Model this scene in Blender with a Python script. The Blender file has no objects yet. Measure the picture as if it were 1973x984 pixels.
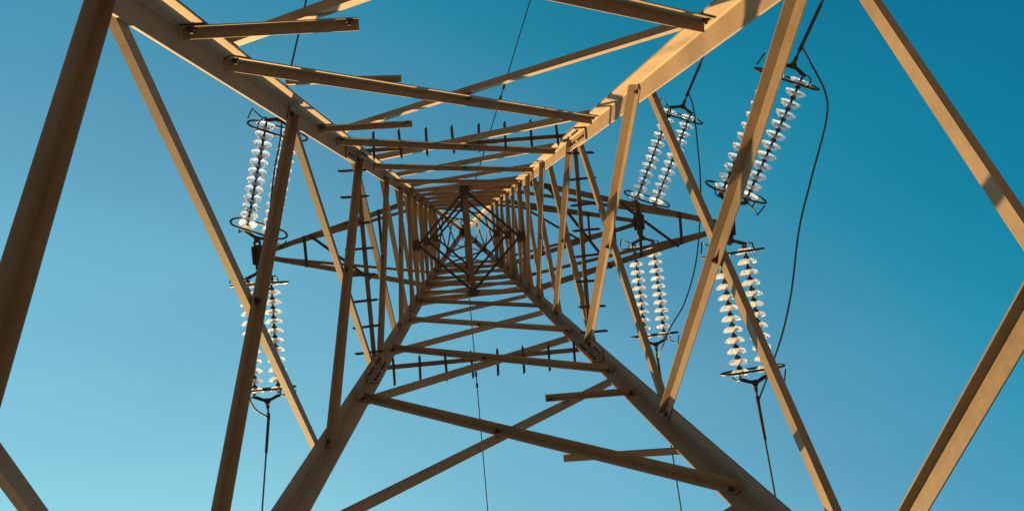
import bpy, bmesh, math, random
from mathutils import Vector, Matrix
random.seed(7)
C = bpy.context.scene.collection
R = math.radians
V = Vector

# ------------------------------------------------------------------ camera
CAM_Z = 1.6                                   # eye height above the ground under the pylon
CAM = V((-0.1187, -0.2722, CAM_Z))            # a step away from the pylon's axis
CR = ((0.99437, 0.081941, -0.067187), (-0.084917, 0.995472, -0.042705), (0.063383, 0.04817, 0.996826))
F_PX = 1528.72
cam = bpy.data.cameras.new('camera')
cam.sensor_width = 36.0
cam.lens = F_PX / 1973.0 * 36.0
cam.clip_start, cam.clip_end = 0.05, 2000.0
cam_o = bpy.data.objects.new('camera', cam); C.objects.link(cam_o)
ex, ey, ez = V(CR[0]), V(CR[1]), V(CR[2])
m = Matrix.Identity(4)
for i in range(3):
    m[i][0], m[i][1], m[i][2], m[i][3] = ex[i], -ey[i], -ez[i], CAM[i]
cam_o.matrix_world = m
bpy.context.scene.camera = cam_o

# ------------------------------------------------------------------ sun, sky, exposure
SUN_AZ, SUN_EL = R(-28.0), R(36.0)            # azimuth from +Y towards +X
sdir = V((math.sin(SUN_AZ) * math.cos(SUN_EL), math.cos(SUN_AZ) * math.cos(SUN_EL), math.sin(SUN_EL)))
sun = bpy.data.lights.new('sun', 'SUN'); sun.energy = 4.0; sun.angle = R(0.5); sun.color = (1.0, 0.66, 0.27)
sun_o = bpy.data.objects.new('sun', sun); C.objects.link(sun_o)
sun_o.rotation_euler = sdir.to_track_quat('Z', 'Y').to_euler()
w = bpy.data.worlds.new('World'); bpy.context.scene.world = w
w.use_nodes = True
nt = w.node_tree; nt.nodes.clear()
sky = nt.nodes.new('ShaderNodeTexSky'); sky.sky_type = 'NISHITA'; sky.sun_disc = False
sky.sun_elevation = SUN_EL; sky.sun_rotation = SUN_AZ
sky.altitude = 300; sky.air_density = 1.0; sky.dust_density = 1.2; sky.ozone_density = 1.0
mul = nt.nodes.new('ShaderNodeMix'); mul.data_type = 'RGBA'; mul.blend_type = 'MULTIPLY'; mul.inputs[0].default_value = 1.0
mul.inputs[7].default_value = (0.42 * 1.7, 1.15 * 1.7, 0.95 * 1.7, 1)
# a clear polarised sky: deepest at right angles to the sun
geo = nt.nodes.new('ShaderNodeTexCoord'); dot = nt.nodes.new('ShaderNodeVectorMath'); dot.operation = 'DOT_PRODUCT'
dot.inputs[1].default_value = sdir
pol = nt.nodes.new('ShaderNodeValToRGB'); pe = pol.color_ramp
stops = ((0.0, (0.05, 0.52, 0.70)), (0.15, (0.08, 0.66, 0.80)), (0.30, (0.16, 0.87, 0.93)), (0.385, (0.36, 0.96, 1.01)), (0.46, (0.84, 1.01, 1.05)),
         (0.57, (1.36, 1.05, 1.08)), (0.68, (1.60, 1.19, 1.17)), (0.80, (1.65, 1.13, 1.10)), (1.0, (1.6, 1.08, 1.04)))
for i, (p, c) in enumerate(stops):
    k = pe.elements[i] if i < 2 else pe.elements.new(p)
    k.position = p; k.color = (c[0] / 1.7, c[1] / 1.7, c[2] / 1.7, 1)
m2 = nt.nodes.new('ShaderNodeMix'); m2.data_type = 'RGBA'; m2.blend_type = 'MULTIPLY'; m2.inputs[0].default_value = 1.0
hz = nt.nodes.new('ShaderNodeMix'); hz.data_type = 'RGBA'; hz.blend_type = 'MULTIPLY'; hz.inputs[0].default_value = 1.0
hzm = nt.nodes.new('ShaderNodeMapping'); hzm.inputs['Scale'].default_value = (3.0, 7.0, 3.0); hzm.inputs['Rotation'].default_value = (0, 0, R(35))
hzn = nt.nodes.new('ShaderNodeTexNoise'); hzn.inputs['Scale'].default_value = 1.0; hzn.inputs['Detail'].default_value = 5
hzr = nt.nodes.new('ShaderNodeValToRGB'); hzr.color_ramp.elements[0].position = 0.3; hzr.color_ramp.elements[0].color = (0.95, 0.96, 0.965, 1)
hzr.color_ramp.elements[1].position = 0.72; hzr.color_ramp.elements[1].color = (1.07, 1.045, 1.035, 1)
nt.links.new(geo.outputs['Generated'], hzm.inputs[0]); nt.links.new(hzm.outputs[0], hzn.inputs['Vector']); nt.links.new(hzn.outputs['Fac'], hzr.inputs[0])
nt.links.new(geo.outputs['Generated'], dot.inputs[0]); nt.links.new(dot.outputs['Value'], pol.inputs[0])
bg = nt.nodes.new('ShaderNodeBackground'); bg.inputs[1].default_value = 0.05
wo = nt.nodes.new('ShaderNodeOutputWorld')
nt.links.new(sky.outputs[0], mul.inputs[6]); nt.links.new(mul.outputs[2], m2.inputs[6]); nt.links.new(pol.outputs[0], m2.inputs[7]); nt.links.new(m2.outputs[2], hz.inputs[6]); nt.links.new(hzr.outputs[0], hz.inputs[7]); nt.links.new(hz.outputs[2], bg.inputs[0]); nt.links.new(bg.outputs[0], wo.inputs[0])
vs = bpy.context.scene.view_settings
vs.view_transform = 'Standard'; vs.look = 'None'; vs.exposure = 2.0; vs.gamma = 1.0; vs.use_curve_mapping = False

# ------------------------------------------------------------------ materials
def mat(name):
    mt = bpy.data.materials.new(name); mt.use_nodes = True
    return mt, mt.node_tree, mt.node_tree.nodes['Principled BSDF']

def steel(name, c1, c2, c3, rough=0.55, rust=(0.12, 0.058, 0.026)):
    mt, t, b = mat(name); N = t.nodes.new; L = t.links.new
    tc = N('ShaderNodeTexCoord')
    n1 = N('ShaderNodeTexNoise'); n1.inputs['Scale'].default_value = 3.0; n1.inputs['Detail'].default_value = 7; n1.inputs['Roughness'].default_value = 0.62
    n2 = N('ShaderNodeTexNoise'); n2.inputs['Scale'].default_value = 38.0; n2.inputs['Detail'].default_value = 5
    mp = N('ShaderNodeMapping'); mp.inputs['Scale'].default_value = (0.7, 85, 1)
    n3 = N('ShaderNodeTexNoise'); n3.inputs['Scale'].default_value = 2.2; n3.inputs['Detail'].default_value = 6
    L(tc.outputs['Object'], n1.inputs['Vector']); L(tc.outputs['Object'], n2.inputs['Vector'])
    L(tc.outputs['UV'], mp.inputs['Vector']); L(mp.outputs[0], n3.inputs['Vector'])
    cr = N('ShaderNodeValToRGB'); e = cr.color_ramp.elements
    e[0].position, e[0].color = 0.30, (*c1, 1); e[1].position, e[1].color = 0.72, (*c3, 1)
    k = e.new(0.5); k.color = (*c2, 1)
    L(n1.outputs['Fac'], cr.inputs[0])
    r1 = N('ShaderNodeValToRGB'); r1.color_ramp.elements[0].position = 0.56; r1.color_ramp.elements[1].position = 0.75
    L(n3.outputs['Fac'], r1.inputs[0])
    mx = N('ShaderNodeMix'); mx.data_type = 'RGBA'
    sc = N('ShaderNodeMath'); sc.operation = 'MULTIPLY'; sc.inputs[1].default_value = 0.5
    L(r1.outputs[0], sc.inputs[0]); L(sc.outputs[0], mx.inputs[0])
    L(cr.outputs[0], mx.inputs[6]); mx.inputs[7].default_value = (*rust, 1)
    oi = N('ShaderNodeObjectInfo'); tn = N('ShaderNodeMapRange'); tn.inputs[3].default_value = 0.82; tn.inputs[4].default_value = 1.16
    L(oi.outputs['Random'], tn.inputs[0])
    hs = N('ShaderNodeHueSaturation'); L(tn.outputs[0], hs.inputs['Value']); L(mx.outputs[2], hs.inputs['Color'])
    m2 = N('ShaderNodeMix'); m2.data_type = 'RGBA'; m2.blend_type = 'OVERLAY'; m2.inputs[0].default_value = 0.22
    L(hs.outputs[0], m2.inputs[6]); L(n2.outputs['Fac'], m2.inputs[7])
    L(m2.outputs[2], b.inputs['Base Color'])
    b.inputs['Roughness'].default_value = rough
    b.inputs['Specular IOR Level'].default_value = 0.22
    bp = N('ShaderNodeBump'); bp.inputs['Strength'].default_value = 0.12; bp.inputs['Distance'].default_value = 0.003
    L(n2.outputs['Fac'], bp.inputs['Height']); L(bp.outputs[0], b.inputs['Normal'])
    return mt

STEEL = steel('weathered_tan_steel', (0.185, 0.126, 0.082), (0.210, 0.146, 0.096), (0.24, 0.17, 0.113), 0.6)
SHADED = steel('shaded_brown_steel', (0.075, 0.046, 0.026), (0.10, 0.064, 0.038), (0.135, 0.09, 0.056), 0.62, (0.075, 0.036, 0.017))  # darker copy of the tan steel; shade on crossarms, peak and rails put into colour
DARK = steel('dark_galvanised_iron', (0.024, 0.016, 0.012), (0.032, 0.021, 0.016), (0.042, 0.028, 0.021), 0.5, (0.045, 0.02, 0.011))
SPIKE = steel('dark_rusty_spike_iron', (0.035, 0.016, 0.014), (0.045, 0.021, 0.018), (0.055, 0.028, 0.022), 0.6)
CABLE = steel('weathered_conductor_strand', (0.03, 0.026, 0.025), (0.042, 0.036, 0.033), (0.055, 0.048, 0.044), 0.5, (0.03, 0.022, 0.017))

def glass():
    mt, t, b = mat('toughened_glass')
    b.inputs['Base Color'].default_value = (0.97, 0.97, 1.0, 1)
    b.inputs['Roughness'].default_value = 0.04
    b.inputs['IOR'].default_value = 1.42
    b.inputs['Transmission Weight'].default_value = 1.0
    out = t.nodes['Material Output']
    tr = t.nodes.new('ShaderNodeBsdfTranslucent'); tr.inputs[0].default_value = (0.84, 0.86, 1.0, 1)
    mx = t.nodes.new('ShaderNodeMixShader'); mx.inputs[0].default_value = 0.20
    t.links.new(b.outputs[0], mx.inputs[1]); t.links.new(tr.outputs[0], mx.inputs[2]); t.links.new(mx.outputs[0], out.inputs[0])
    return mt
GLASS = glass()

def ground_mat():
    mt, t, b = mat('slate_gravel')
    tc = t.nodes.new('ShaderNodeTexCoord'); n = t.nodes.new('ShaderNodeTexNoise'); n.inputs['Scale'].default_value = 0.8; n.inputs['Detail'].default_value = 9
    cr = t.nodes.new('ShaderNodeValToRGB'); e = cr.color_ramp.elements
    e[0].position, e[0].color = 0.35, (0.06, 0.068, 0.082, 1); e[1].position, e[1].color = 0.7, (0.135, 0.150, 0.18, 1)
    t.links.new(tc.outputs['Object'], n.inputs['Vector']); t.links.new(n.outputs['Fac'], cr.inputs[0]); t.links.new(cr.outputs[0], b.inputs['Base Color'])
    b.inputs['Roughness'].default_value = 0.95
    return mt
GROUND = ground_mat()

# ------------------------------------------------------------------ helpers
def tag(o, label=None, cat=None, group=None, kind=None):
    for k, v in (('label', label), ('category', cat), ('group', group), ('kind', kind)):
        if v: o[k] = v
    return o

def empty(name, loc=(0, 0, 0)):
    o = bpy.data.objects.new(name, None); C.objects.link(o); o.location = loc
    o.empty_display_size = 0.2
    return o

def mesh_obj(name, bm, mats, parent=None, smooth=False):
    bmesh.ops.recalc_face_normals(bm, faces=bm.faces[:])
    me = bpy.data.meshes.new(name); bm.to_mesh(me); bm.free()
    for x in (mats if isinstance(mats, (list, tuple)) else [mats]): me.materials.append(x)
    if smooth:
        me.shade_smooth(); me.set_sharp_from_angle(angle=R(32))
    o = bpy.data.objects.new(name, me); C.objects.link(o)
    if parent is not None: o.parent = parent
    return o

def share(name, me, parent=None, mw=None):
    o = bpy.data.objects.new(name, me); C.objects.link(o)
    if parent is not None: o.parent = parent
    if mw is not None: o.matrix_local = mw
    return o

def prism(bm, sec, p0, p1, A, B, cut=0.0):
    """extrude the 2D section (along unit axes A, B) from p0 to p1"""
    r0 = [bm.verts.new(p0 + A * a + B * b) for a, b in sec]
    r1 = [bm.verts.new(p1 + A * a + B * b) for a, b in sec]
    n = len(sec)
    uv = bm.loops.layers.uv.verify()
    ln = (p1 - p0).length; per = [0.0]; ph = (p0.x * 1.7 + p0.y * 2.3 + p0.z) % 7.0
    for i in range(n):
        j = (i + 1) % n
        per.append(per[-1] + math.hypot(sec[j][0] - sec[i][0], sec[j][1] - sec[i][1]))
    for i in range(n):
        f = bm.faces.new((r0[i], r0[(i + 1) % n], r1[(i + 1) % n], r1[i]))
        for lp, c in zip(f.loops, ((ph, per[i]), (ph, per[i + 1]), (ph + ln, per[i + 1]), (ph + ln, per[i]))):
            lp[uv].uv = c
    bm.faces.new(r0[::-1]); bm.faces.new(r1)

def lsec(a, b, t, fil=0.0):
    if fil <= 0:
        return [(0, 0), (a, 0), (a, t), (t, t), (t, b), (0, b)]
    s = [(0, 0), (a, 0), (a, t * 0.55), (a - t * 0.13, t * 0.87), (a - t * 0.45, t)]
    for k in range(6):                                   # root fillet
        an = -math.pi / 2 - k / 5 * math.pi / 2
        s.append((t + fil + fil * math.cos(an), t + fil + fil * math.sin(an) * 1.0))
    s += [(t, b - t * 0.45), (t * 0.87, b - t * 0.13), (t * 0.55, b), (0, b)]
    return s

def angle(bm, p0, p1, A, B, a, b, t, fil=0.0):
    u = (p1 - p0).normalized()
    A = (A - u * A.dot(u)).normalized()
    B = (B - u * B.dot(u)); B = (B - A * B.dot(A)).normalized()
    prism(bm, lsec(a, b, t, fil), p0, p1, A, B)

def box(bm, c, ax, ay, az, sx, sy, sz):
    q = [(-sx, -sy), (sx, -sy), (sx, sy), (-sx, sy)]
    prism(bm, [(x / 1, y / 1) for x, y in q], c - az * sz, c + az * sz, ax, ay)

def tube(bm, pts, r, n=8, closed=False):
    rings = []
    N = len(pts); prev = None
    for i, p in enumerate(pts):
        if closed: d = pts[(i + 1) % N] - pts[i - 1]
        else: d = pts[min(i + 1, N - 1)] - pts[max(i - 1, 0)]
        d.normalize()
        if prev is None:
            h = V((0, 0, 1)) if abs(d.z) < 0.9 else V((1, 0, 0))
            a = d.cross(h).normalized()
        else:
            a = (prev - d * prev.dot(d)).normalized()
        prev = a; b = d.cross(a)
        rr = r[i] if isinstance(r, (list, tuple)) else r
        rings.append([bm.verts.new(p + a * (rr * math.cos(2 * math.pi * k / n)) + b * (rr * math.sin(2 * math.pi * k / n))) for k in range(n)])
    for i in range(N if closed else N - 1):
        x, y = rings[i], rings[(i + 1) % N]
        for k in range(n):
            bm.faces.new((x[k], x[(k + 1) % n], y[(k + 1) % n], y[k]))
    if not closed:
        bm.faces.new(rings[0][::-1]); bm.faces.new(rings[-1])

def lathe(bm, prof, mat_i=0, n=24, cap=True):
    """profile of (r, z) about Z"""
    rings = []
    for r, z in prof:
        if r < 1e-5: rings.append([bm.verts.new((0, 0, z))])
        else: rings.append([bm.verts.new((r * math.cos(2 * math.pi * k / n), r * math.sin(2 * math.pi * k / n), z)) for k in range(n)])
    for x, y in zip(rings, rings[1:]):
        for k in range(n):
            k2 = (k + 1) % n
            if len(x) == 1 and len(y) == 1: continue
            if len(x) == 1: f = bm.faces.new((x[0], y[k2], y[k]))
            elif len(y) == 1: f = bm.faces.new((x[k], x[k2], y[0]))
            else: f = bm.faces.new((x[k], x[k2], y[k2], y[k]))
            f.material_index = mat_i

def at(px, py, z):
    """world point seen at photo pixel (px, py), z metres above the camera"""
    d = (ex * ((px - 986.5) / F_PX) + ey * ((py - 492.0) / F_PX) + ez)
    return CAM + d * (z / d.z)

# ------------------------------------------------------------------ ground
bm = bmesh.new()
bmesh.ops.create_grid(bm, x_segments=1, y_segments=1, size=900.0)
tag(mesh_obj('ground', bm, GROUND), kind='structure')

# unseen ring of dark slopes, added to block bright sky low on the horizon
def blocker_hills():
    from mathutils import noise
    bm = bmesh.new(); rows = []
    NA, NR = 144, 16
    for i in range(NA):
        a = 2 * math.pi * i / NA; row = []
        for j in range(NR):
            t = j / (NR - 1)
            r = 130 + 420 * t
            h = 215 * (t ** 0.8) * (0.86 + 0.28 * noise.noise(V((math.cos(a) * 2.2, math.sin(a) * 2.2, 3.1)))) + 9 * t * noise.noise(V((math.cos(a) * r / 40, math.sin(a) * r / 40, 1.7)))
            row.append(bm.verts.new((r * math.cos(a), r * math.sin(a), h - 0.6)))
        rows.append(row)
    for i in range(NA):
        x, y = rows[i], rows[(i + 1) % NA]
        for j in range(NR - 1): bm.faces.new((x[j], y[j], y[j + 1], x[j + 1]))
    mt, t, b = mat('blocker_slope')
    tc = t.nodes.new('ShaderNodeTexCoord'); n = t.nodes.new('ShaderNodeTexNoise'); n.inputs['Scale'].default_value = 0.12; n.inputs['Detail'].default_value = 10
    cr = t.nodes.new('ShaderNodeValToRGB'); e = cr.color_ramp.elements
    e[0].position, e[0].color = 0.4, (0.022, 0.026, 0.010, 1); e[1].position, e[1].color = 0.68, (0.085, 0.062, 0.032, 1)
    t.links.new(tc.outputs['Object'], n.inputs['Vector']); t.links.new(n.outputs['Fac'], cr.inputs[0]); t.links.new(cr.outputs[0], b.inputs['Base Color'])
    b.inputs['Roughness'].default_value = 0.95
    tag(mesh_obj('blocker_hills', bm, mt, smooth=True), kind='structure')
blocker_hills()

# ------------------------------------------------------------------ the pylon
H_AP = 30.8                                   # height (above the camera) where the legs would meet
def hw(z): return 1.155 * (1 - z / H_AP) + 0.022
def P(sx, sy, z): return V((sx * (hw(z) + 0.003), sy * (hw(z) - 0.005), CAM_Z + z))
LEGS = {'TL': (-1, -1), 'TR': (1, -1), 'BL': (-1, 1), 'BR': (1, 1)}
Z_SPL = 6.55
Z_D1, Z_D2, Z_D3, Z_TOP, Z_PEAK = 10.68, 12.44, 14.44, 15.40, 21.6
TL_T = 0.011

pylon = empty('lattice_pylon', (0, 0, 0))
tag(pylon, 'tall square lattice steel pylon of tan angle bars with three crossarms, seen from underneath', 'pylon')

bolt_bm = bmesh.new()
lathe(bolt_bm, [(0, 0), (0.022, 0), (0.022, 0.003), (0.016, 0.0035), (0.016, 0.014), (0.0085, 0.0145), (0.0085, 0.026), (0, 0.026)], n=10)
bmesh.ops.recalc_face_normals(bolt_bm, faces=bolt_bm.faces[:])
BOLT = bpy.data.meshes.new('bolt'); bolt_bm.to_mesh(BOLT); bolt_bm.free(); BOLT.materials.append(DARK)
def bolt(p, n, parent, s=1.0):
    s *= 0.8
    q = n.to_track_quat('Z', 'Y').to_matrix().to_4x4()
    return share('bolt', BOLT, parent, Matrix.Translation(p) @ q @ Matrix.Scale(s, 4))

def leg_axis(k, z0, z1):
    sx, sy = LEGS[k]
    return P(sx, sy, z0), P(sx, sy, z1)

for k, (sx, sy) in LEGS.items():
    bm = bmesh.new()
    p0, p1 = leg_axis(k, -CAM_Z - 0.3, Z_SPL)
    A, B = V((-sx, 0, 0)), V((0, -sy, 0))
    angle(bm, p0, p1, A, B, 0.108, 0.116, TL_T, 0.012)
    q0, q1 = leg_axis(k, Z_SPL + 0.004, Z_TOP)
    angle(bm, q0, q1, A, B, 0.105, 0.105, 0.010, 0.010)
    # the legs lean in faster above the crossarms to meet at the peak
    r0 = P(sx, sy, Z_TOP + 0.003); r1 = V((sx * 0.055, sy * 0.055, CAM_Z + Z_PEAK))
    angle(bm, r0, r1, A, B, 0.085, 0.085, 0.008, 0.008)
    leg = mesh_obj('leg', bm, STEEL, pylon, smooth=True)
    # splice cover inside the corner
    bm = bmesh.new()
    inn = V((-sx * 0.0135, -sy * 0.0135, 0))
    s0, s1 = P(sx, sy, Z_SPL - 0.36) + inn, P(sx, sy, Z_SPL + 0.34) + inn
    angle(bm, s0, s1, A, B, 0.098, 0.098, 0.011, 0.006)
    sp = mesh_obj('splice_plate', bm, STEEL, leg, smooth=True)
    for j in range(3):
        for g in (0, 1):
            z = Z_SPL + (-0.30 + 0.10 * j if g == 0 else 0.08 + 0.10 * j)
            base = P(sx, sy, z) + inn
            bolt(base + A * 0.062 + B * 0.0112, B, sp, 0.85)
            bolt(base + B * 0.062 + A * 0.0112, A, sp, 0.85)

# ---- diagonal braces ----
FACES = {'L': ('TL', 'BL', V((-1, 0, 0))), 'R': ('TR', 'BR', V((1, 0, 0))), 'T': ('TL', 'TR', V((0, -1, 0))), 'B': ('BL', 'BR', V((0, 1, 0)))}
def face_pt(k, z): return P(*LEGS[k], z)

def bar(name, f, ka, za, kb, zb, inside, a=0.05, t=0.005, trim=0.055, bolts=True, parent=None, off=0.0, legt=None, mat_=STEEL, b_=None):
    """an angle bar in face f from leg ka at height za to leg kb at height zb"""
    n = FACES[f][2]
    p, q = face_pt(ka, za), face_pt(kb, zb)
    return bar_pts(name, n, p, q, inside, a, t, trim, bolts, parent, off, TL_T if legt is None else legt, mat_, b_)

def bar_pts(name, n, p, q, inside, a=0.05, t=0.005, trim=0.0, bolts=True, parent=None, off=0.0, legt=TL_T, mat_=STEEL, b_=None):
    b_ = b_ or a
    u = (q - p).normalized()
    v = n.cross(u).normalized()
    if v.z < 0: v = -v                        # v: upwards inside the face
    j = random.uniform(-0.006, 0.006)
    p = p + u * (trim + j); q = q - u * (trim + j)
    bm = bmesh.new()
    if inside:
        o = -n * (legt + 0.0015 + off)
        heel = v * (a * 0.5)
        angle(bm, p + o + heel, q + o + heel, -v, -n, a, b_, t)
        bo, bn = o - n * t, -n
    else:
        o = n * (0.0015 + off)
        heel = -v * (a * 0.5)
        angle(bm, p + o + heel, q + o + heel, v, n, a, b_, t)
        bo, bn = o, -n
    ob = mesh_obj(name, bm, mat_, parent or pylon)
    if bolts:
        for e in (p + u * 0.035, q - u * 0.035):
            if inside: bolt(e + bo - v * 0.004, bn, ob)
    return ob, bo

def xpanel(f, z0, z1, inside_first, a, bolts=True, t=0.005, off_in=0.0, off_out=0.0, name='diagonal_brace', trim=0.055, b_=None):
    """crossed pair in one panel; inside_first says which of the two runs on the inner side"""
    k0, k1, n = FACES[f]
    for i, (za, zb) in enumerate(((z0, z1), (z1, z0))):
        ins = (i == 0) == inside_first
        if f == 'R' and z0 < 1.0:             # the lowest right-hand pair is bolted a little off the others' heights
            za, zb = (0.74, 2.44) if ins else (2.46, 0.60)
        ao, bo_ = (a * 0.82, b_ * 0.82) if ins and z0 < 1.0 and f == 'R' else (a, b_) if ins or b_ is None or a < 0.06 else (a * 0.62, b_ * 0.55) if z0 < 1.0 and f in 'LR' else (a * 0.84, b_ * 0.70)
        ob, bo = bar(name, f, k0, za, k1, zb, ins, ao, t, bolts=bolts, off=off_in if ins else off_out, trim=trim, b_=bo_)
        if bolts and ins:                     # bolt through the crossing
            A0, A1 = face_pt(k0, za), face_pt(k1, zb)
            B0, B1 = face_pt(k0, zb), face_pt(k1, za)
            s = hw(za) / (hw(za) + hw(zb))
            bolt(A0.lerp(A1, s) + bo, -n, ob, 1.15)

LR = [0.79, 2.395, 4.569, 6.741, 8.475, 9.75, Z_D1, 11.56, Z_D2, 13.44, Z_D3, Z_TOP]
TB = [-0.2, 1.62, 3.366, 5.77, 7.52, 9.18, Z_D1, 11.56, Z_D2, 13.44, Z_D3, Z_TOP]
for i in range(len(LR) - 1):
    a, b_ = ((0.070, 0.044), (0.070, 0.044), (0.070, 0.055), (0.055, 0.050), (0.055, 0.050))[i] if i < 5 else (0.045, 0.045)
    bolts = i < 5
    # left: the bar that falls towards the lower edge of the picture is the inner one
    xpanel('L', LR[i], LR[i + 1], False, a, bolts, b_=b_)
    xpanel('R', LR[i], LR[i + 1], True, a, bolts, b_=b_)
for i in range(len(TB) - 1):
    a, b_ = ((0.065, 0.050), (0.065, 0.050), (0.065, 0.050), (0.058, 0.050), (0.055, 0.050))[i] if i < 5 else (0.045, 0.045)
    bolts = i < 5
    xpanel('T', TB[i], TB[i + 1], True, a, bolts, b_=b_)
    xpanel('B', TB[i], TB[i + 1], False, a, bolts, b_=b_)
# horizontals that close the head's panels
for z in (Z_D1, Z_D2, Z_D3, Z_TOP):
    for f in 'LRTB':
        k0, k1, n = FACES[f]
        bar('horizontal_strut', f, k0, z, k1, z, True, 0.05, 0.005, bolts=False, off=0.008)

# ---- secondary braces between leg and diagonal ----
def on_face(f, px, py):
    """photo pixel -> point on the plane of a face"""
    k0, k1, _ = FACES[f]
    a, b, c = face_pt(k0, 0), face_pt(k1, 0), face_pt(k0, 8)
    n = (b - a).cross(c - a)
    d = (ex * ((px - 986.5) / F_PX) + ey * ((py - 492.0) / F_PX) + ez)
    return CAM + d * ((a - CAM).dot(n) / d.dot(n))
for f, pa, pb, ins in (('T', (347, 44), (690, 27), True), ('T', (552, 164), (772, 158), False), ('T', (612, 238), (792, 228), True),
                       ('B', (1052, 777), (1226, 763), True), ('B', (1086, 876), (1318, 861), False)):
    bar_pts('secondary_brace', FACES[f][2], on_face(f, *pa), on_face(f, *pb), ins, 0.04 if ins else 0.031, 0.004, off=0.004 if ins else 0.0)

# ---- anti-climbing rails with spikes ----
Z_G = 6.86
for f in 'LRTB':
    k0, k1, n = FACES[f]
    p, q = face_pt(k0, Z_G), face_pt(k1, Z_G)
    u = (q - p).normalized()
    bm = bmesh.new()
    o = n * 0.002
    angle(bm, p + o + u * 0.03, q + o - u * 0.03, V((0, 0, 1)), n, 0.035, 0.035, 0.004)
    rail = mesh_obj('spiked_rail', bm, SHADED, pylon)
    for i in range(8):
        s = (i + 0.62) / 8.2
        c = p.lerp(q, s) + n * 0.05 + V((0, 0, -0.006))
        w2, h = 0.011, 0.002
        sec = [(-0.125, 0), (-0.095, -w2), (0.115, -w2), (0.135, w2 * 0.4), (0.13, w2), (-0.095, w2)]
        bm = bmesh.new()
        tilt = (V((0, 0, 1)) + n * random.uniform(-0.08, 0.08) + u * random.uniform(-.06, .06)).normalized()
        A = (n - tilt * n.dot(tilt)).normalized(); B = tilt.cross(A)
        ph = random.uniform(-0.05, 0.05)
        A2 = A * math.cos(ph) + B * math.sin(ph); B2 = tilt.cross(A2)
        prism(bm, sec, c - tilt * h, c + tilt * h, A2, B2)
        mesh_obj('spike', bm, SPIKE, rail)

# ---- flat diamond bracing at the three crossarm levels ----
for z in (Z_D1, Z_D2, Z_D3):
    mids = [V((0, -hw(z), CAM_Z + z)), V((hw(z), 0, CAM_Z + z)), V((0, hw(z), CAM_Z + z)), V((-hw(z), 0, CAM_Z + z))]
    mids = [c * 1.0 - V((c.x, c.y, 0)).normalized() * 0.07 for c in mids]
    for i in range(4):
        a, b = mids[i], mids[(i + 1) % 4]
        u = (b - a).normalized()
        side = V((0, 0, 1)).cross(u)
        bm = bmesh.new(); angle(bm, a, b, side, V((0, 0, 1)), 0.036, 0.036, 0.004)
        mesh_obj('plan_brace', bm, DARK, pylon)  # shade inside the head is painted into the dark colour of braces and gussets
        c = mids[i]; n = V((c.x, c.y, 0)).normalized(); t = V((0, 0, 1)).cross(n)
        bm = bmesh.new(); box(bm, c - V((0, 0, 0.006)), n, t, V((0, 0, 1)), 0.045, 0.062, 0.004)
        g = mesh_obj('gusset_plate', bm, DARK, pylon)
        if z == Z_D1:
            for d in (-0.07, 0, 0.07): bolt(c - n * 0.03 + t * d - V((0, 0, 0.0102)), V((0, 0, -1)), g)
    bm = bmesh.new()
    angle(bm, mids[0] + V((-0.035, 0, 0.05)), mids[2] + V((-0.035, 0, 0.05)), V((1, 0, 0)), V((0, 0, 1)), 0.07, 0.06, 0.006)
    mesh_obj('plan_cross_bar', bm, SHADED, pylon)

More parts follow.
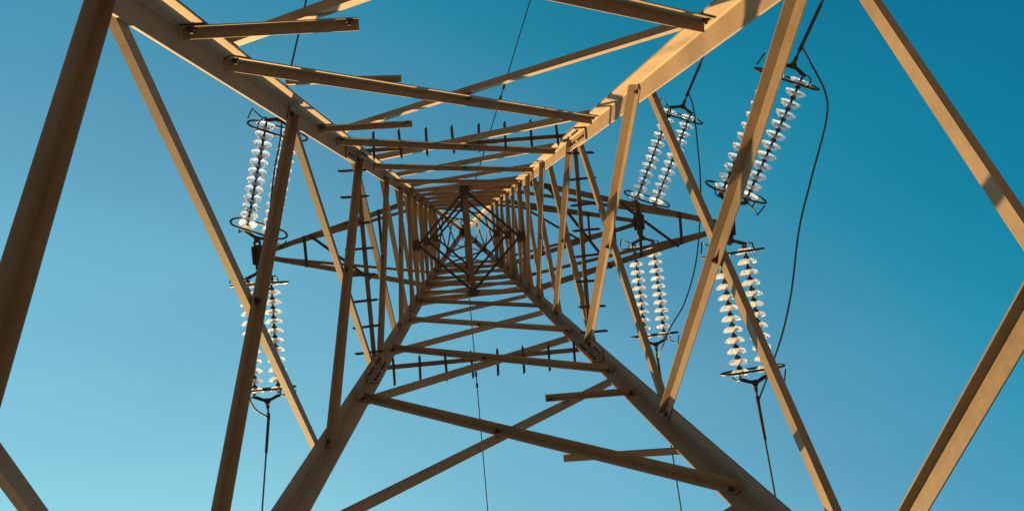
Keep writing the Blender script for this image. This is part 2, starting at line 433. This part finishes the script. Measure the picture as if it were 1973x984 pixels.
# ---- crossarms ----
def crossarm(side, z, zt, tip, fr, dg):
    """bottom chords from the two corners at z to the tip, ties down from the corners at zt"""
    bm = bmesh.new()
    kk = ('TL', 'BL') if side < 0 else ('TR', 'BR')
    outx = V((side, 0, 0))
    tips = {0: tip + V((-side * 0.10, -0.07, 0)), 1: tip + V((-side * 0.10, 0.07, 0))}
    ch, ti = [], []
    for i, k in enumerate(kk):
        sy = LEGS[k][1]
        a = face_pt(k, z) + V((-side * 0.0, sy * 0.012, 0)); b = tips[i] + V((0, sy * 0.0, 0))
        angle(bm, a, b, V((0, -sy, 0)), V((0, 0, 1)), 0.080, 0.080, 0.007)
        a2 = face_pt(k, zt) + V((0, sy * 0.012, 0)); b2 = tips[i] + V((0, 0, 0.09))
        angle(bm, a2, b2, V((0, -sy, 0)), V((0, 0, 1)), 0.05, 0.05, 0.005)
        ch.append((a, b)); ti.append((a2, b2))
    arm = mesh_obj('crossarm', bm, SHADED, pylon)
    # plan webs
    pts = []
    for s in fr: pts.append((ch[0][0].lerp(ch[0][1], s), ch[1][0].lerp(ch[1][1], s)))
    def web(p, q, a=0.04):
        u = (q - p).normalized(); sd = V((0, 0, 1)).cross(u)
        if sd.length < 0.3: sd = V((1, 0, 0))
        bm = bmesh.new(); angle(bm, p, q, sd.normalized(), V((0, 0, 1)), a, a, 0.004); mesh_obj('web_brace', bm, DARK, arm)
    dz = V((0, 0, -0.012))
    for p, q in pts: web(p + dz, q + dz)
    for s0, s1 in dg: web(ch[0][0].lerp(ch[0][1], s0) + dz * 2, ch[1][0].lerp(ch[1][1], s1) + dz * 2)
    # tip: block of plates with a lug each way along the line
    bm = bmesh.new()
    for dx in (-0.055, 0.055):
        box(bm, tip + V((dx - side * 0.03, 0, 0.03)), V((0, 1, 0)), V((0, 0, 1)), V((1, 0, 0)), 0.15, 0.09, 0.006)
    box(bm, tip + V((-side * 0.03, 0, -0.02)), V((1, 0, 0)), V((0, 1, 0)), V((0, 0, 1)), 0.10, 0.14, 0.006)
    for sy in (-1, 1):
        for k in range(16):                   # a flat lug with an eye
            a0, a1 = 2 * math.pi * k / 16, 2 * math.pi * (k + 1) / 16
            c = tip + V((-side * 0.03, sy * 0.185, -0.035))
            f = []
            for zz in (-0.007, 0.007):
                for rr, an in ((0.026, a0), (0.06, a0), (0.06, a1), (0.026, a1)):
                    f.append(bm.verts.new(c + V((rr * math.cos(an), rr * math.sin(an), zz))))
            for q in ((0, 1, 2, 3), (7, 6, 5, 4), (1, 5, 6, 2), (0, 3, 7, 4)): bm.faces.new([f[x] for x in q])
        box(bm, tip + V((-side * 0.03, sy * 0.12, -0.034)), V((1, 0, 0)), V((0, 1, 0)), V((0, 0, 1)), 0.05, 0.03, 0.006)
    mesh_obj('hanger_plate', bm, DARK, arm)
    return arm
TIP_LONG, TIP_LEFT, TIP_SHORT = at(1406, 434, Z_D1), at(495, 492, Z_D2), at(1234, 428, Z_D3)
tag(crossarm(1, Z_D1, Z_D2, TIP_LONG, (0.45, 0.58, 0.79), ((0.46, 0.77), (0.12, 0.42))), 'longest and lowest crossarm')
tag(crossarm(-1, Z_D2, Z_D3, TIP_LEFT, (0.25, 0.73), ((0.70, 0.34),)), 'crossarm on the other side of the body from the two others')
tag(crossarm(1, Z_D3, Z_TOP + 0.6, TIP_SHORT, (0.30, 0.66), ((0.10, 0.62),)), 'uppermost crossarm')

# ---- peak ----
def pk(sx, sy, z):
    s = (z - Z_TOP) / (Z_PEAK - Z_TOP); wd = hw(Z_TOP) * (1 - s) + 0.055 * s
    return V((sx * wd, sy * wd, CAM_Z + z))
PK = [Z_TOP, 17.4, 19.2]
for f in 'LRTB':
    k0, k1, n = FACES[f]
    for z0, z1 in zip(PK, PK[1:]):
        for i, (za, zb) in enumerate(((z0, z1), (z1, z0))):
            bar_pts('peak_brace', n, pk(*LEGS[k0], za), pk(*LEGS[k1], zb), i == 0, 0.03, 0.004, 0.02, False, legt=0.008, mat_=SHADED)
bm = bmesh.new()
zc = CAM_Z + Z_PEAK
for sx, sy in ((0, -1), (0, 1)):
    pts = [V((0, sy * 0.22, zc - 0.05)) + V((0.06 * math.cos(a), 0.06 * math.sin(a), 0)) for a in [2 * math.pi * k / 14 for k in range(14)]]
    tube(bm, pts, 0.014, 6, closed=True)
box(bm, V((0, 0, zc + 0.0)), V((1, 0, 0)), V((0, 1, 0)), V((0, 0, 1)), 0.10, 0.16, 0.012)
box(bm, V((0, 0, zc - 0.06)), V((1, 0, 0)), V((0, 1, 0)), V((0, 0, 1)), 0.13, 0.05, 0.03)
mesh_obj('earth_wire_bracket', bm, DARK, pylon)

# ------------------------------------------------------------------ insulator sets
NDISC, PITCH = 12, 0.146
disc_bm = bmesh.new()
# glass shell about Z, cap side at +Z
lathe(disc_bm, [(r, z * 1.35) for r, z in ((0.030, 0.032), (0.060, 0.031), (0.092, 0.022), (0.118, 0.006), (0.132, -0.012), (0.1345, -0.020), (0.130, -0.025),
                (0.120, -0.018), (0.108, -0.010), (0.098, -0.022), (0.091, -0.022), (0.080, -0.004),
                (0.068, -0.020), (0.061, -0.020), (0.048, 0.000), (0.030, 0.004), (0.030, 0.032))], 0, 32)
bmesh.ops.recalc_face_normals(disc_bm, faces=disc_bm.faces[:])
DISC = bpy.data.meshes.new('glass_disc'); disc_bm.to_mesh(DISC); disc_bm.free()
DISC.materials.append(GLASS); DISC.shade_smooth()
core_bm = bmesh.new()
for i in range(NDISC):
    z = -i * PITCH
    pf = [(0.0, 0.078), (0.020, 0.078), (0.034, 0.072), (0.040, 0.055), (0.044, 0.036), (0.047, 0.024), (0.030, 0.020), (0.029, -0.004), (0.018, -0.010), (0.016, -0.040), (0.016, -0.072), (0.0, -0.072)]
    lathe(core_bm, [(r, zz + z) for r, zz in pf], 0, 14)
bmesh.ops.recalc_face_normals(core_bm, faces=core_bm.faces[:])
CORE = bpy.data.meshes.new('insulator_string'); core_bm.to_mesh(CORE); core_bm.free()
CORE.materials.append(DARK); CORE.shade_smooth(); CORE.set_sharp_from_angle(angle=R(40))

def racetrack(c, xa, ya, hx, hy, n=10):
    pts = []
    for s in (1, -1):
        for k in range(n + 1):
            a = (-math.pi / 2 + math.pi * k / n) if s > 0 else (math.pi / 2 + math.pi * k / n)
            cx = s * (hx - hy)
            pts.append(c + xa * (cx + hy * math.cos(a)) + ya * (hy * math.sin(a)))
    return pts

SEP = 0.176
def insulator_set(a, b, label, lug):
    """a, b: centres of the tower-side and line-side rings"""
    root = empty('insulator_set', a); tag(root, label, 'insulator', 'double strings of glass insulators on the crossarm tips')
    d = (b - a).normalized()                  # outwards along the line
    xa = d.cross(V((0, 0, 1))).normalized(); ya = xa.cross(d)
    L = lambda p: p - a
    mid = (a + b) / 2
    half = (NDISC - 1) * PITCH / 2
    for s in (-1, 1):
        o = mid - d * half + xa * (s * SEP)
        M = Matrix((xa, -ya.copy(), -d)).transposed()
        # local +Z points back to the tower (cap side)
        M = Matrix((xa, (-d).cross(xa), -d)).transposed().to_4x4()
        st = share('insulator_string', CORE, root, Matrix.Translation(L(o)) @ M)
        for i in range(NDISC):
            share('glass_disc', DISC, st, Matrix.Translation((0, 0, -i * PITCH)) @ Matrix.Rotation(random.uniform(0, 6), 4, 'Z'))
    for e, dd in ((-1, -d), (1, d)):
        c = mid + dd * half
        # yoke: a triangular plate with its point away from the strings
        bm = bmesh.new()
        y0 = 0.085 if e < 0 else 0.085
        sec = [(-SEP - 0.035, y0 - 0.005), (-SEP + 0.03, y0 + 0.0), (-0.05, y0 + 0.045), (0.05, y0 + 0.045), (SEP - 0.03, y0 + 0.0), (SEP + 0.035, y0 - 0.005), (SEP + 0.035, y0 + 0.03), (0.05, y0 + 0.095), (0.025, y0 + 0.135), (-0.025, y0 + 0.135), (-0.05, y0 + 0.095), (-SEP - 0.035, y0 + 0.03)]
        prism(bm, sec, L(c) - ya * 0.008, L(c) + ya * 0.008, xa, dd)
        yk = mesh_obj('yoke_plate', bm, DARK, root)
        # ring around both strings
        rc = L(c) - dd * 0.005
        bm = bmesh.new(); tube(bm, racetrack(rc, xa, ya, 0.43, 0.165), 0.0155, 8, closed=True)
        ring = mesh_obj('corona_ring', bm, DARK, root, smooth=True)
        bm = bmesh.new()
        for s in (-1, 1):
            tube(bm, [rc + xa * (s * 0.24) + ya * 0.165, rc + xa * (s * 0.24) + ya * 0.15 + dd * 0.09, rc + xa * (s * 0.24) + ya * 0.0 + dd * 0.115], 0.010, 6)
            tube(bm, [rc + xa * (s * 0.24) - ya * 0.165, rc + xa * (s * 0.24) - ya * 0.15 + dd * 0.09, rc + xa * (s * 0.24) - ya * 0.0 + dd * 0.115], 0.010, 6)
        mesh_obj('ring_bracket', bm, DARK, ring)
        # bent arcing horn standing off the ring's end
        bm = bmesh.new()
        s = -1 if e < 0 else 1
        h0 = L(c) + dd * 0.11 + xa * (s * 0.24)
        tube(bm, [h0, h0 + dd * 0.06 + xa * (s * 0.12), h0 + dd * 0.10 + xa * (s * 0.16) - ya * 0.02, h0 - dd * 0.06 + xa * (s * 0.20) - ya * 0.02], 0.010, 6)
        mesh_obj('arcing_horn', bm, DARK, root)
        # shackle link
        tip = c + dd * (y0 + 0.14)
        bm = bmesh.new()
        if e < 0:
            e1 = lug
            u = (e1 - tip)
            tube(bm, [L(tip) - ya * 0.02, L(tip) + u * 0.3, L(tip) + u], 0.016, 8)
            tube(bm, [L(e1) + V((0.03 * math.cos(t), 0.03 * math.sin(t) , 0.004)) for t in [2 * math.pi * k / 12 for k in range(12)]], 0.011, 6, closed=True)
        else:
            tube(bm, [L(tip), L(tip) + dd * 0.06], 0.026, 8); tube(bm, [L(tip) + dd * 0.06, L(tip) + dd * 0.14], 0.014, 8)
            tube(bm, [L(tip) + dd * 0.13, L(tip) + dd * 0.22], 0.026, 8)
        mesh_obj('shackle', bm, DARK, root)
    end = mid + d * (half + 0.085 + 0.14 + 0.20)
    return end, d

def lugpt(tip, side, sy): return tip + V((-side * 0.03, sy * 0.235, -0.035))
SETS = {}
ST, SB = 0.42, 0.12
def two(pa, pb, za, slope):
    """second point lies lower by slope * horizontal run"""
    a = at(*pa, za); zb = za
    for _ in range(30):
        b = at(*pb, zb); zb = za - slope * math.hypot(b.x - a.x, b.y - a.y)
    return a, at(*pb, zb)
for key, pa, pb, za, sl, tip, side, sy, lab in (
    ('long_top', (1417, 372), (1517, 150), Z_D1 - 0.16, ST, TIP_LONG, 1, -1, 'double glass insulator string rising from the longest crossarm tip, half behind an orange bar'),
    ('long_bot', (1410, 478), (1452, 722), Z_D1 - 0.07, SB, TIP_LONG, 1, 1, 'white double insulator string at the far right, running down from the longest crossarm tip'),
    ('left_top', (499, 440), (535, 252), Z_D2 - 0.16, ST, TIP_LEFT, -1, -1, 'clear greenish double insulator string above the left crossarm tip, right half behind a dark bar'),
    ('left_bot', (500, 545), (514, 752), Z_D2 - 0.07, SB, TIP_LEFT, -1, 1, 'bright white double insulator string below the left crossarm tip, crossed by two bars'),
    ('short_top', (1243, 392), (1312, 214), Z_D3 - 0.16, ST, TIP_SHORT, 1, -1, 'pale green double insulator string slanting up from the uppermost short crossarm on the right'),
    ('short_bot', (1240, 472), (1262, 650), Z_D3 - 0.07, SB, TIP_SHORT, 1, 1, 'white double insulator string running down from the uppermost short crossarm on the right')):
    a, b = two(pa, pb, za, sl)
    SETS[key] = insulator_set(a, b, lab, lugpt(tip, side, sy))

# ------------------------------------------------------------------ conductors, jumpers, earth wires
def smooth_pts(ctrl, n=10):
    out = []
    P_ = [ctrl[0] * 2 - ctrl[1]] + ctrl + [ctrl[-1] * 2 - ctrl[-2]]
    for i in range(1, len(P_) - 2):
        p0, p1, p2, p3 = P_[i - 1:i + 3]
        for k in range(n):
            t = k / n
            out.append(0.5 * ((2 * p1) + (p2 - p0) * t + (2 * p0 - 5 * p1 + 4 * p2 - p3) * t * t + (3 * p1 - p0 - 3 * p2 + p3) * t ** 3))
    out.append(ctrl[-1])
    return out

def span(start, px, slope):
    """line wire from start through the point seen at pixel px, then on with a flattening slope"""
    z = start.z - CAM_Z; za = z
    for _ in range(40):
        b = at(*px, z); z = za - slope * math.hypot(b.x - start.x, b.y - start.y)
    b = at(*px, z)
    h = V((b.x - start.x, b.y - start.y, 0)); run = h.length; h.normalize()
    pts = [start + (b - start) * (k / 12) for k in range(13)]
    p, s = b.copy(), slope
    for k in range(26):
        s = s * 0.88
        p = p + h * 1.5 + V((0, 0, -s * 1.5)); pts.append(p.copy())
    return pts

def wire(name, pts, r, label, cat, group, sleeve=True):
    bm = bmesh.new(); tube(bm, pts, r, 8)
    o = mesh_obj(name, bm, CABLE, None, smooth=True); tag(o, label, cat, group)
    if sleeve:
        d = (pts[1] - pts[0]).normalized()
        bm = bmesh.new(); tube(bm, [pts[0] - d * 0.02, pts[0] + d * 0.5, pts[0] + d * 0.54], [r * 1.75, r * 1.75, r * 1.1], 10)
        mesh_obj('dead_end_clamp', bm, CABLE, o, smooth=True)
    return o
CG = 'power line conductors leaving the insulator strings'
for key, px, sl, lab in (
    ('long_top', (1586, 0), 0.40, 'thin dark conductor running to the top edge from the insulator string at the far right'),
    ('long_bot', (1495, 962), 0.10, 'thin dark conductor running down from the insulator string at the far right'),
    ('left_top', (590, 0), 0.40, 'thin dark conductor running to the top edge behind the upper left of the pylon'),
    ('left_bot', (505, 984), 0.10, 'thin dark conductor dropping to the bottom edge from the white insulators on the left'),
    ('short_top', (1356, 108), 0.40, 'thin dark conductor passing up behind the bright orange leg, right of the middle'),
    ('short_bot', (1313, 984), 0.10, 'thin dark conductor passing down behind the lower right leg')):
    e, d = SETS[key]
    wire('conductor', span(e, px, sl), 0.013, lab, 'power cable', CG)

def jumper(k1, k2, pix, lab, r=0.0125):
    a, b = SETS[k1][0], SETS[k2][0]
    n = len(pix)
    pts = [a.copy()]
    for i, (x, y) in enumerate(pix):
        s = (i + 1) / (n + 1)
        z = (a.z * (1 - s) + b.z * s) - CAM_Z - 0.55 * math.sin(math.pi * s)
        pts.append(at(x, y, z))
    pts.append(b.copy())
    pts = smooth_pts(pts)
    wire('jumper_cable', pts, r, lab, 'power cable', 'slack cables looping past the crossarm tips', sleeve=False)
jumper('long_top', 'long_bot', [(1560, 118), (1590, 178), (1592, 232), (1563, 345), (1540, 440), (1525, 560), (1508, 640), (1488, 700)],
       'black jumper cable looping through open sky at the far right between two insulator strings')
jumper('short_top', 'short_bot', [(1336, 208), (1344, 280), (1350, 360), (1347, 450), (1338, 520), (1318, 585), (1292, 630), (1276, 668)],
       'jumper cable hanging beside the uppermost right insulator strings, behind the orange diagonal bars')
jumper('left_top', 'left_bot', [(540, 268), (530, 320), (523, 380), (515, 470), (500, 560), (488, 660), (480, 750), (490, 785)],
       'jumper cable mostly hidden behind the dark bar on the left')

pkp = V((0, 0, CAM_Z + Z_PEAK - 0.05))
for start, pxs, sl, lab in (
    (pkp + V((0.0, -0.27, 0)), (1022, 0), 0.22, 'thin earth wire running from the pylon peak up to the top edge'),
    (pkp + V((0.0, 0.27, 0)), (940, 984), 0.08, 'thin earth wire running from the pylon peak down to the bottom edge')):
    pts = span(start, pxs, sl)
    o = wire('earth_wire', pts, 0.0135, lab, 'power cable', 'earth wires at the pylon peak', sleeve=False)
    # vibration damper: two weights on a short messenger
    tgt = (968, 180) if pxs[1] == 0 else (917, 730)
    best = min((((pts[0].lerp(pts[12], k / 200)), k) for k in range(200)), key=lambda q: abs((q[0] - CAM).dot(ey) / (q[0] - CAM).dot(ez) * F_PX + 492 - tgt[1]))[0]
    d = (pts[12] - pts[0]).normalized(); dn = V((0, 0, -1))
    bm = bmesh.new()
    tube(bm, [best - d * 0.22 + dn * 0.06, best - d * 0.21 + dn * 0.06, best - d * 0.09 + dn * 0.06, best - d * 0.085 + dn * 0.06], [0.02, 0.032, 0.032, 0.012], 8)
    tube(bm, [best + d * 0.085 + dn * 0.06, best + d * 0.09 + dn * 0.06, best + d * 0.21 + dn * 0.06, best + d * 0.22 + dn * 0.06], [0.012, 0.032, 0.032, 0.02], 8)
    tube(bm, [best - d * 0.09 + dn * 0.06, best + d * 0.09 + dn * 0.06], 0.009, 6)
    tube(bm, [best, best + dn * 0.06], 0.018, 6)
    mesh_obj('vibration_damper', bm, DARK, o)
